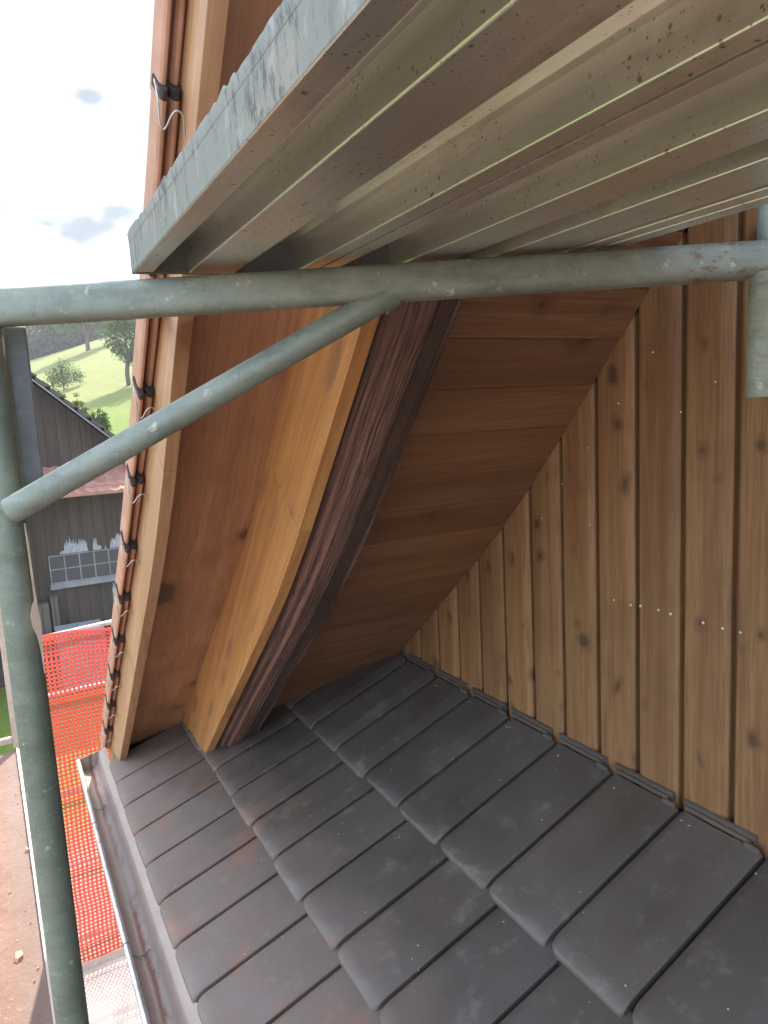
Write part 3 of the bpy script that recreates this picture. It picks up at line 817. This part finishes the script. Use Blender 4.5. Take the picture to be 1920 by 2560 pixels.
# working deck the camera stands beside: dusty sunlit planks outside the post
def dust_mat():
    g = NT('brick dust'); o = g.coords()
    a = g.noise(o, 6, 6, .7); b = g.noise(o, 60, 4, .7); c = g.noise(o, 260, 2)
    col = g.mix(g.rng(a, .35, .65), (.145, .076, .05), (.19, .108, .072))
    col = g.mix(g.rng(b, .6, .72, 0, .7), col, (.36, .26, .2))
    col = g.mix(g.rng(c, .62, .8, 0, .5), col, (.30, .16, .10))
    sx = g.n('SeparateXYZ'); g.l(g.tc.outputs['Object'], sx.inputs[0])
    ed = g.math('ADD', sx.outputs[0], g.math('MULTIPLY', sx.outputs[1], .021))
    mud = g.math('MULTIPLY', g.rng(g.math('ADD', ed, g.rng(a, 0, 1, -.05, .05)), .28, .36), .55)
    col = g.mix(mud, col, (.15, .115, .10))
    wx = g.n('TexWave', wave_type='BANDS', bands_direction='X'); wx.inputs['Scale'].default_value = 48; g.l(o, wx.inputs['Vector'])
    col = g.mix(g.rng(wx.outputs['Fac'], .6, 1, 0, .16), col, (.09, .05, .035))
    return g.fin(col, .9, g.bump(g.math('ADD', b, g.math('MULTIPLY', a, 2.0)), .9, .006))
m_dust = dust_mat()
m_steel2 = simple('dusty steel', (.40, .30, .24), (.50, .42, .36), 20, .6, .3, metal=.1)
plat = empty('work_platform', (-.45, 2.6, -1.75), 'work platform covered in orange brick dust at the lower left beside the post', 'scaffold platform')
mb = MB()
def dxe(y): return -.026 - .021*(y-2.09)
NX, NY = 30, 200
vs = []
for j in range(NY+1):
    y = -2.5 + (4.17+2.5)*j/NY
    for i in range(NX+1):
        x = dxe(y) - .012 - (i/NX)*.62
        vs.append((x, y, -1.703 + .004*noise.noise(Vector((x*14, y*14, 0))) + .0018*noise.noise(Vector((x*70, y*70, 0)))))
mb.add(vs, [(j*(NX+1)+i+1, j*(NX+1)+i, (j+1)*(NX+1)+i, (j+1)*(NX+1)+i+1) for j in range(NY) for i in range(NX)], 0, .5, True)
mb.build('dusty_surface', [m_dust], plat)
mb = MB()
for k, (dx0, dx1, z0, z1) in enumerate(((-.012, -.004, -1.76, -1.690), (-.004, .002, -1.76, -1.700), (.002, .006, -1.76, -1.7))):
    v = []
    for y in (-2.5, 4.19):
        e = dxe(y); v += [(e+dx0, y, z0), (e+dx1, y, z0), (e+dx1, y, z1), (e+dx0, y, z1)]
    mb.add(v, [(0, 3, 2, 1), (4, 5, 6, 7), (0, 1, 5, 4), (1, 2, 6, 5), (2, 3, 7, 6), (3, 0, 4, 7)])
mb.build('edge_rail', [m_steel2], plat)
mb = MB(); mb.box((-.70, -2.5, -1.75), (-.08, 4.15, -1.712)); mb.build('plank_body', [m_steel2], plat)
# tile fragments lying on the dust
def frag(mb, x, y, sz):
    n = 6; an = [i/n*math.tau + rd.uniform(-.4, .4) for i in range(n)]; rad = [sz*rd.uniform(.6, 1.1) for _ in range(n)]
    zt = -1.70 + sz*rd.uniform(.3, .7)
    bot = [(x+math.cos(a)*r_, y+math.sin(a)*r_*1.2, -1.704) for a, r_ in zip(an, rad)]
    topv = [(x+math.cos(a)*r_*.8+.001, y+math.sin(a)*r_, zt + rd.uniform(-.1, .25)*sz) for a, r_ in zip(an, rad)]
    mb.add(bot+topv, [(i, (i+1) % n, n+(i+1) % n, n+i) for i in range(n)] + [tuple(range(n, 2*n))])
for x, y, sz, lab in ((-.115, 2.45, .02, 'largest orange tile fragment lying on the dusty platform left of the post'),
                      (-.07, 3.10, .011, 'small tile fragment near the middle of the dusty platform, close to its edge rail'),
                      (-.13, 2.12, .008, 'small tile fragment lowest in view on the dusty platform')):
    mb = MB(); frag(mb, x, y, sz)
    tag(mb.build('tile_fragment', [m_terra]), lab, 'tile fragment', 'tile fragments on the dusty platform')
mb = MB()
for k in range(60):
    y = rd.uniform(1.4, 4.1); frag(mb, dxe(y) - rd.uniform(.02, .3), y, rd.uniform(.002, .005))
tag(mb.build('rubble_grit', [m_terra]), 'loose clay grit scattered over the dusty platform', 'grit', kind='stuff')

# end guard frame of the platform
gf = empty('end_guard', (-.4, 4.22, -1.70), 'dusty steel end guard frame standing at the far end of the work platform', 'guard')
mb = MB(); mb.box((-.094, 4.2, -1.70), (-.056, 4.235, .15)); mb.build('upright', [m_steel2], gf, bevel=.004)
mb = MB(); mb.box((-.75, 4.203, -1.672), (-.0945, 4.232, -1.638)); mb.build('bottom_rail', [m_steel2], gf, bevel=.004)
mb = MB(); mb.box((-.75, 4.203, -.62), (-.0945, 4.232, -.585)); mb.build('top_rail', [m_steel2], gf, bevel=.004)

# ------------------------------------------------------------------ safety net and its rails at the scaffold's far end
m_netg = NT('orange net')
oo = m_netg.coords(); cc_ = m_netg.mix(m_netg.rng(m_netg.noise(oo, 3, 3), .35, .65), (.74, .22, .14), (.74, .21, .17))
m_netg.p.inputs['Roughness'].default_value = .5
tr = m_netg.n('BsdfTranslucent'); m_netg.l(cc_, tr.inputs[0])
m_netg.l(cc_, m_netg.p.inputs['Base Color'])
ms = m_netg.n('MixShader'); ms.inputs[0].default_value = .55
m_netg.l(m_netg.p.outputs[0], ms.inputs[1]); m_netg.l(tr.outputs[0], ms.inputs[2])
outn = [n for n in m_netg.t.nodes if n.type == 'OUTPUT_MATERIAL'][0]
m_netg.l(ms.outputs[0], outn.inputs[0])
m_net = m_netg.m
NYP = 5.1
def netpos(x, z):
    bul = .012*math.sin(z*5.1+x*3) + .02*noise.noise(Vector((x*3, z*3, 0)))
    sx_ = .010*noise.noise(Vector((x*2, z*4, 5))); sag = .010*noise.noise(Vector((x*4, z*2, 9)))
    ry = 0
    for zr in (-1.37, -1.765, -2.48, -3.01, -3.58):
        ry += .018*math.exp(-((z-zr)/.035)**2)
    return Vector((x+sx_, NYP - .03 + bul*.6 - ry, z+sag + .012*math.sin(x*9)*(z > -1.5)))
mb = MB(); px_ = .0287; nxn = 27; nzn = 83
ztop_ = -1.350
def strand(fn, n, hw, th, across):
    vs = []
    for k in range(n+1):
        c = fn(k/n)
        a = Vector(across)*hw; t = Vector((0, th, 0))
        vs += [c-a-t, c+a-t, c+a+t, c-a+t]
    fs = [(k*4+i, k*4+(i+1) % 4, (k+1)*4+(i+1) % 4, (k+1)*4+i) for k in range(n) for i in range(4)]
    mb.add(vs, fs, 0, .5)
for i in range(nxn+1):
    x = .118 + i*px_
    sh_ = (lambda t, x=x: netpos(x, ztop_ - t*nzn*px_))
    strand(sh_, nzn*2, .0072 if i else .009, .0012, (1, 0, 0))
for j in range(nzn+1):
    z = ztop_ - j*px_
    strand(lambda t, z=z: netpos(.118 + t*nxn*px_, z) + Vector((0, .0024, 0)), nxn*2, .0066 if j else .012, .0012, (0, 0, 1))
netr = tag(mb.build('safety_net', [m_net]), 'bright orange-red plastic safety net stretched across the far end of the scaffold', 'safety net')
m_rail = galv('rail zinc', (.55, .56, .56), (.66, .66, .64), .4, .3, .5)
for k, (zr, lab) in enumerate(((-1.35, 'topmost pale rail along the upper hem of the orange net'), (-1.765, 'second pale rail from the top behind the orange net'), (-2.48, 'third pale rail from the top behind the orange net'), (-3.01, 'fourth pale rail from the top behind the orange net'), (-3.58, 'lowest rail behind the foot of the orange net'))):
    mb = MB(); z2 = zr
    mb.tube((-.1, NYP+.025, z2-.004+(.0 if k else -.02)), (1.1, NYP+.025, z2+.01+(.035 if k == 0 else 0)), .0165, 16)
    tag(mb.build('guard_rail', [m_rail]), lab, 'rail', 'guard rails behind the orange net')

# lower scaffold deck seen between post and gutter
def mesh_deck_mat():
    g = NT('mesh deck'); o = g.coords()
    a = g.noise(o, 5, 5, .6)
    return g.fin(g.mix(g.rng(a, .35, .65), (.46, .37, .28), (.60, .50, .40)), .8, g.bump(g.noise(o, 70, 3), .3, .002))
low = empty('lower_deck', (.4, 4, -3.80), 'lower scaffold deck catching the net shadow below the gutter', 'scaffold deck')
mb = MB(); mb.box((-.05, 1.0, -3.80), (.95, 5.02, -3.752)); mb.build('deck_body', [mesh_deck_mat()], low)
mb = MB(); mb.box((-.05, 5.0, -3.752), (.95, 5.02, -3.70)); mb.build('toe_edge', [m_steel2], low)

# ================================================================== BARN
def barnwood(name, c1, c2, whitewash=False):
    g = NT(name); v = g.coords((1, 1, .06), tone=.001); o = g.coords()
    a = g.noise(v, 9, 4, .6); b = g.noise(v, 60, 3)
    wv = g.n('TexWave', wave_type='BANDS', bands_direction='X'); wv.inputs['Scale'].default_value = 1.3; g.l(o, wv.inputs['Vector'])
    col = g.mix(g.rng(a, .35, .65), c1, c2)
    col = g.mix(g.rng(b, .5, .7, 0, .5), col, (.03, .024, .02))
    col = g.mix(g.rng(wv.outputs['Fac'], .0, .04, .8, 0), col, (.012, .01, .01))
    return g.fin(col, .85, g.bump(b, .4, .01))
m_barn = barnwood('old barn wood', (.034, .024, .018), (.060, .042, .030))
m_barn2 = barnwood('barn post wood', (.075, .06, .05), (.10, .082, .066))
m_white = simple('limewash', (.14, .15, .17), (.36, .38, .41), 9, .9)
m_glass = NT('old glass'); m_glass = m_glass.fin((.04, .045, .05), .25)
m_btile = simple('old barn tile', (.24, .105, .075), (.33, .17, .13), 4, .85, .5, 8)
m_btile_d = simple('mossy barn tile', (.05, .045, .035), (.09, .075, .05), 5, .9, .5, 8)
m_grey = simple('weathered grey boards', (.13, .14, .15), (.20, .20, .21), 4, .8)
barn = empty('old_barn', (0, 17, GZ), 'dark weathered wooden barn with mossy gable roof and small red lean-to', 'barn')
BX0, BX1 = -6.5, 3.2; BY = 17.0
RXZ = lambda x: .0658*BY - (x-.0525*BY)*.92      # gable edge height at x (right slope)
ridge_x = -1.9; rz = RXZ(ridge_x)
mb = MB()
wall_pts = [(BX0, GZ), (BX1, GZ), (BX1, RXZ(BX1)-.1), (ridge_x, rz-.1), (BX0, rz-.1-(ridge_x-BX0)*.92)]
mb.add([(x, BY, z) for x, z in wall_pts] + [(x, BY+9, z) for x, z in wall_pts], [(0, 1, 2, 3, 4), (9, 8, 7, 6, 5), (1, 6, 7, 2), (0, 4, 9, 5)])
# front wall under the lean-to, a little forward
mb.box((BX0, 16.35, GZ), (BX1-.2, 16.45, -1.16))
wallmb = mb
mb = MB(); rb = random.Random(3)
# gable roof slabs with tile steps at the verge
def gslab(x0, x1, z0, z1):
    L = math.hypot(x1-x0, z1-z0); n = int(L/.33); nx_, nz_ = -(z1-z0)/L, (x1-x0)/L
    for k in range(n):
        a, b = k/n, (k+1)/n+.01; lift0, lift1 = .02, .075
        pts = [(x0+(x1-x0)*a, z0+(z1-z0)*a, lift0), (x0+(x1-x0)*b, z0+(z1-z0)*b, lift1)]
        vs = []
        for yy in (BY-.5, BY+9.4):
            for (x, z, l) in pts: vs += [(x, yy, z-.03), (x+abs(nx_)*l*(1 if x1 > x0 else -1), yy, z+abs(nz_)*l)]
        mb.add(vs, [(0, 2, 3, 1), (4, 5, 7, 6), (1, 3, 7, 5), (2, 6, 7, 3), (0, 1, 5, 4), (0, 4, 6, 2)], 0, rb.random())
gslab(ridge_x, BX1+.6, rz, RXZ(BX1+.6)); gslab(ridge_x, BX0-.6, rz, rz-(ridge_x-BX0+.6)*.92)
mb.build('roof', [m_btile_d], barn)
mb = MB()
for (x0, z0, x1, z1) in ((ridge_x, rz, BX1+.6, RXZ(BX1+.6)), (ridge_x, rz, BX0-.6, rz-(ridge_x-BX0+.6)*.92)):
    mb.add([(x0, BY-.52, z0-.10), (x1, BY-.52, z1-.10), (x1, BY-.52, z1-.055), (x0, BY-.52, z0-.055), (x0, BY-.49, z0-.10), (x1, BY-.49, z1-.10), (x1, BY-.49, z1-.055), (x0, BY-.49, z0-.055)],
           [(0, 1, 2, 3), (7, 6, 5, 4), (0, 4, 5, 1), (3, 2, 6, 7)])
mb.build('verge_strip', [m_grey], barn)
# lean-to roof of red interlocking tiles
mb = MB(); lx0, lx1 = BX0, BX1; rows = 5
def lt(u, x, n=0): return (x, 17.0 - u*1.3, -.77 - u*.55 + n)
for r_ in range(rows):
    for c_ in range(int((lx1-lx0)/.23)):
        x = lx0 + c_*.23; t_ = rb.random()
        u0, u1_ = r_/rows, (r_+1)/rows + .02
        vs = []
        for uu, nn in ((u0, .0), (u1_, .045)):
            for q, hq in ((0, .035), (.25, .012), (.6, .0), (.85, .02), (1.0, .035)):
                vs.append(lt(uu, x+q*.228, nn+hq))
        vs += [lt(u1_, x+q*.228, -.01) for q in (0, 1)]
        mb.add(vs, [(i, i+1, 6+i, 5+i) for i in range(4)] + [(5, 6, 7, 8, 9, 11, 10)], 1 if (r_ == rows-1 and rb.random() < .0) else 0, t_)
mb.box((lx0, 15.72, -1.36), (lx1, 15.76, -1.30), 1)
mb.build('lean_to_roof', [m_btile, m_btile_d], barn)
# window band
WY = 16.33
mb = MB(); wx0, wx1, wz0, wz1 = .735, 3.0, -3.19, -2.63
for x in [wx0 + .297*k for k in range(8)]: mb.box((x-.012, WY-.02, wz0), (x+.012, WY, wz1))
mb.box((wx0-.012, WY-.022, wz0-.03), (wx1, WY+.0, wz0)); mb.box((wx0-.012, WY-.022, wz1), (wx1, WY+.0, wz1+.022)); mb.box((wx0, WY-.018, (wz0+wz1)/2-.01), (wx1, WY-.002, (wz0+wz1)/2+.01))
mb.box((wx0-.03, WY-.06, wz0-.14), (wx1, WY+.0, wz0-.03))
wf = mb.build('window', [m_grey], barn)
mb = MB(); mb.box((wx0, WY-.006, wz0), (wx1, WY+.004, wz1)); mb.build('pane', [m_glass], wf)
# flaking limewash above the window and on some boards below
mb = wallmb; n = 300
for k in range(n):
    x = .93 + k*.0073
    env = 0
    for (a, b, hgt) in ((.95, 1.08, .10), (1.04, 1.32, .36), (1.30, 1.52, .33), (1.62, 1.72, .40), (1.70, 1.80, .14), (1.86, 1.90, .13), (1.97, 2.12, .30), (2.1, 2.6, .42), (2.6, 3.0, .3)):
        if a < x < b: env = max(env, hgt*min(1, (x-a)/.03, (b-x)/.02)**.5)
    h = env*(.55 + .75*abs(noise.noise(Vector((x*38, 1, 0)))) + .25*noise.noise(Vector((x*120, 1, 0))))
    if h < .03: continue
    mb.box((x, WY+.012, wz1+.03), (x+.0073, WY+.022, wz1+.03+h), 1, rb.random())
for (xx, zz, hh_) in ((1.93, -3.36, .85), (2.17, -3.36, .7), (1.9, -3.9, .35)):
    for k in range(6):
        mb.box((xx+k*.010, WY+.012, zz-hh_*rb.uniform(.5, 1)), (xx+k*.010+.008, WY+.022, zz-rb.random()*.15), 1)
mb.build('wall', [m_barn, m_white], barn)
# corner posts
mb = MB(); mb.box((-.05, 16.0, GZ), (.32, 16.3, -1.35)); mb.build('corner_post', [m_barn2], barn)
mb = MB(); mb.box((.36, 16.05, GZ), (.62, 16.3, -3.55)); mb.box((.66, 16.1, GZ), (.80, 16.3, -3.45)); mb.build('door_post', [m_barn2], barn)

box = tag(None or (lambda m: (m.box((.66, 15.2, GZ), (1.56, 15.9, -4.02)), m.box((.70, 15.16, -4.16), (1.50, 15.2, -4.1)), m)[-1])(MB()).build('feed_box', [m_grey], None, bevel=.02), 'pale grey box standing against the barn behind the net', 'box')

# ================================================================== GROUND, HILL, VEGETATION
def gh(x, y):
    if y < 16: return GZ
    k = min(1, (y-16)/60); k = k*k*(3-2*k) if y < 30 else k
    h = GZ + .175*(y-16) + .32*max(-30, min(45, (x-.1*y)))*min(1, (y-16)/60)
    h += .35*noise.noise(Vector((x*.05, y*.05, 0)))*min(1, (y-16)/20)
    crest = 116 + .0*x
    if y > crest: h -= (y-crest)*.28
    return max(h, GZ-.4) if y < 40 else h
mb = MB(); xs_ = [-150, -110, -80, -60, -45] + [-35+1.6*k for k in range(60)] + [64, 75, 90, 120, 160]
ys_ = [-100, -60, -30, 0, 8, 14, 16] + [17+1.8*k for k in range(58)] + [124, 130, 140, 160, 200, 260]
vs = [(x, y, gh(x, y)) for y in ys_ for x in xs_]
nx1 = len(xs_)
mb.add(vs, [(j*nx1+i, j*nx1+i+1, (j+1)*nx1+i+1, (j+1)*nx1+i) for j in range(len(ys_)-1) for i in range(nx1-1)], 0, .5, True)
def grass_mat():
    g = NT('meadow'); o = g.coords()
    sx = g.n('SeparateXYZ'); g.l(g.tc.outputs['Object'], sx.inputs[0])
    a = g.noise(o, .09, 5, .6); b = g.noise(g.coords((1, .35, 1)), 1.6, 6, .7); c = g.noise(o, 14, 4, .7)
    mown = g.rng(g.math('ADD', sx.outputs[1], g.rng(a, 0, 1, -25, 25)), 42, 66)
    col = g.mix(mown, (.10, .15, .022), (.175, .185, .062))
    col = g.mix(g.rng(b, .4, .7, 0, .5), col, (.085, .125, .03))
    col = g.mix(g.rng(c, .45, .75, 0, .35), col, (.27, .27, .10))
    yard = g.rng(g.math('ADD', sx.outputs[1], g.rng(g.noise(o, .5, 4), 0, 1, -3, 3)), 8.5, 10, 1, 0)
    col = g.mix(yard, col, g.mix(g.rng(c, .3, .7), (.19, .142, .108), (.27, .205, .16)))
    return g.fin(col, .9, g.bump(c, .6, .1), spec=.1)
tag(mb.build('ground', [grass_mat()]), kind='structure')

def leaf_mat(name, c1, c2, transl=.35):
    g = NT(name); at = g.n('Attribute', attribute_name='tone')
    col = g.ramp(at.outputs['Fac'], [(0, c1), (1, c2)])
    g.l(col, g.p.inputs['Base Color']); g.p.inputs['Roughness'].default_value = .55; g.p.inputs['Specular IOR Level'].default_value = .3
    t = g.n('BsdfTranslucent'); g.l(g.mix(1., col, (1.5, 1.6, .7), 'MULTIPLY'), t.inputs[0])
    ms = g.n('MixShader'); ms.inputs[0].default_value = transl
    g.l(g.p.outputs[0], ms.inputs[1]); g.l(t.outputs[0], ms.inputs[2])
    oo = [n for n in g.t.nodes if n.type == 'OUTPUT_MATERIAL'][0]; g.l(ms.outputs[0], oo.inputs[0])
    return g.m
m_leaf = leaf_mat('leaves', (.035, .065, .018), (.085, .13, .03))
m_leaf2 = leaf_mat('young leaves', (.06, .10, .03), (.13, .18, .05))
m_fleaf = leaf_mat('forest leaves', (.018, .035, .022), (.06, .10, .035), .2)
m_bark = simple('bark', (.06, .045, .035), (.10, .08, .06), 8, .9)
rl = random.Random(21)
def leaves(mb, blobs, count, size, rnd=rl, el=1.0, droop=.0):
    tot = sum(r**2 for *_, r in blobs)
    for (cx, cy, cz, r) in blobs:
        for _ in range(int(count*r*r/tot)):
            d = Vector((rnd.gauss(0, 1), rnd.gauss(0, 1), rnd.gauss(0, 1))).normalized()
            q = rnd.random()**.45
            n_ = noise.noise(Vector((d.x*2+cx, d.y*2+cy, d.z*2+cz)))
            p = Vector((cx, cy, cz)) + Vector((d.x, d.y, d.z*el))*r*q*(1+.45*n_)
            a = Vector((rnd.gauss(0, 1), rnd.gauss(0, 1), rnd.gauss(0, .6)-droop)).normalized()
            b = a.cross(Vector((rnd.gauss(0, 1), rnd.gauss(0, 1), rnd.gauss(0, 1)))).normalized()
            s_ = size*rnd.uniform(.6, 1.3)
            mb.add([p-a*s_, p-b*s_*.42+a*s_*.1, p+a*s_, p+b*s_*.42+a*s_*.1], [(0, 1, 2, 3)], 0, rnd.random())
def limb(mb, pts, r0, r1):
    for k in range(len(pts)-1):
        a = r0+(r1-r0)*k/(len(pts)-1); b = r0+(r1-r0)*(k+1)/(len(pts)-1)
        mb.tube(pts[k], pts[k+1], a, 10, r1=b)
def tree(name, label, base, blobs, count, size, trunk_h, tr, mat=m_leaf, group=None, el=1., droop=0., cat='tree'):
    x, y = base; z = gh(x, y)
    root = empty(name, (x, y, z), label, cat, group)
    mb = MB(); top = Vector((x+.05*trunk_h, y, z+trunk_h))
    limb(mb, [Vector((x, y, z-.3)), Vector((x-.02*trunk_h, y, z+trunk_h*.5)), top], tr, tr*.7)
    for (bx, by, bz, r) in blobs[:9]:
        e = Vector((x+bx, y+by, z+bz)); m_ = top.lerp(e, .5) + Vector((0, 0, .1*r))
        limb(mb, [top - Vector((0, 0, trunk_h*.1)), m_, e], tr*.5, tr*.1)
    mb.build('trunk', [m_bark], root)
    mb = MB(); leaves(mb, [(x+bx, y+by, z+bz, r) for bx, by, bz, r in blobs], count, size, el=el, droop=droop)
    mb.build('crown', [mat], root)
    return root
# lone fruit tree on the hill crest
tree('fruit_tree', 'dark round fruit tree standing alone on the crest of the meadow', (12.0, 100),
     [(-2.2, 0, 3.6, 1.9), (2.3, .3, 3.7, 1.8), (0, 0, 4.6, 1.9), (-1.3, 1, 4.4, 1.8), (1.5, -1, 4.5, 1.9), (-3.2, 0, 4.2, 1.3), (3.3, 0, 4.3, 1.3)], 5200, .2, 2.1, .3)
# walnut at the right of the meadow, half hidden by the verge
tree('walnut_tree', 'large leafy walnut tree beside the orange verge tiles', (9.95, 60),
     [(-.75, 0, 3.5, 1.0), (.1, 0, 4.9, 1.5), (1.3, 0, 5.0, 1.8), (1.0, 0, 3.0, 1.3), (-.45, .2, 2.75, .75), (2.6, 0, 4, 2.0), (1.1, -.5, 1.7, .6), (-.9, 0, 4.6, .8), (.3, 0, 2.3, .8)], 6500, .13, 2.0, .2, droop=.7)
tree('bush', 'loose round green bush in the middle of the meadow', (5.85, 68),
     [(-.7, 0, 1.1, .8), (.6, 0, 1.3, .9), (0, 0, 1.9, .8), (1.2, 0, 1.2, .6), (-.2, .3, 1.0, .9)], 2300, .10, .5, .07, m_leaf, 'bushes on the meadow', cat='bush')
# saplings right behind the barn roof
def sap(label, x, y, ztop, sprigs, cnt, sz=.05):
    z = gh(x, y); root = empty('sapling', (x, y, z), label, 'sapling', 'saplings behind the barn roof')
    mb = MB(); ml = MB()
    for (dx, dz, L_) in sprigs:
        e = Vector((x+dx, y, ztop+dz)); m_ = Vector((x+dx*.5, y, (z+ztop)/2))
        limb(mb, [Vector((x, y, z)), m_, e], .035, .008)
        bl = [(x+dx+q_*dx*.3*0, y, ztop+dz-q_*L_, .10+.10*q_) for q_ in (0, .35, .7, 1.0)]
        leaves(ml, bl, cnt, sz, droop=.3)
    mb.build('stem', [m_bark], root); ml.build('foliage', [m_leaf2], root)
B = 27.0
sap('sapling with pale leaves rising behind the barn roof, nearest the top', .0755*B, B, .058*B, [(-.22, -.1, .5), (-.06, .08, .7), (.10, -.2, .6), (.22, -.35, .5)], 330, .06)
sap('tall slender sapling behind the middle of the barn roof', .100*B, B, .042*B, [(-.08, -.2, .7), (.0, .1, .9), (.14, -.2, .8), (.25, -.4, .6)], 330, .06)
sap('low bushy sapling behind the lower barn roof', .121*B, B, .020*B, [(-.30, -.12, .5), (-.1, .02, .5), (.12, .12, .6), (.28, -.0, .5)], 380, .065)
# far wood behind the crest
mb = MB(); rf = random.Random(9)
for k in range(78):
    bx = rf.uniform(-14, 46); by = rf.uniform(121, 150); r_ = rf.uniform(3, 5.2); gz_ = gh(bx, 116)
    for q in range(4):
        leaves(mb, [(bx+rf.uniform(-2, 2), by, min(gz_-1+q*3.0+rf.uniform(-1, 1), 14.6+rf.uniform(-1, .6)), r_*rf.uniform(.7, 1.05))], 300, .55, rf)
for k in range(56):
    bx = rf.uniform(-12, 44); leaves(mb, [(bx, 119+rf.uniform(0, 4), gh(bx, 116)+rf.uniform(-1, 5), rf.uniform(2.2, 3.6))], 260, .45, rf)
tag(mb.build('forest', [m_fleaf]), 'distant bluish wood behind the crest of the meadow', 'forest', kind='stuff')

# ------------------------------------------------------------------ air
hm = bpy.data.materials.new('haze'); hm.use_nodes = True; ht = hm.node_tree; ht.nodes.clear()
ho = ht.nodes.new('ShaderNodeOutputMaterial'); hv = ht.nodes.new('ShaderNodeVolumePrincipled')
hv.inputs['Color'].default_value = (.86, .89, .94, 1); hv.inputs['Density'].default_value = .0008; hv.inputs['Anisotropy'].default_value = .3
ht.links.new(hv.outputs[0], ho.inputs['Volume'])
mb = MB(); mb.box((-155, -105, -32), (165, 265, 34))
tag(mb.build('haze', [hm]), kind='stuff')
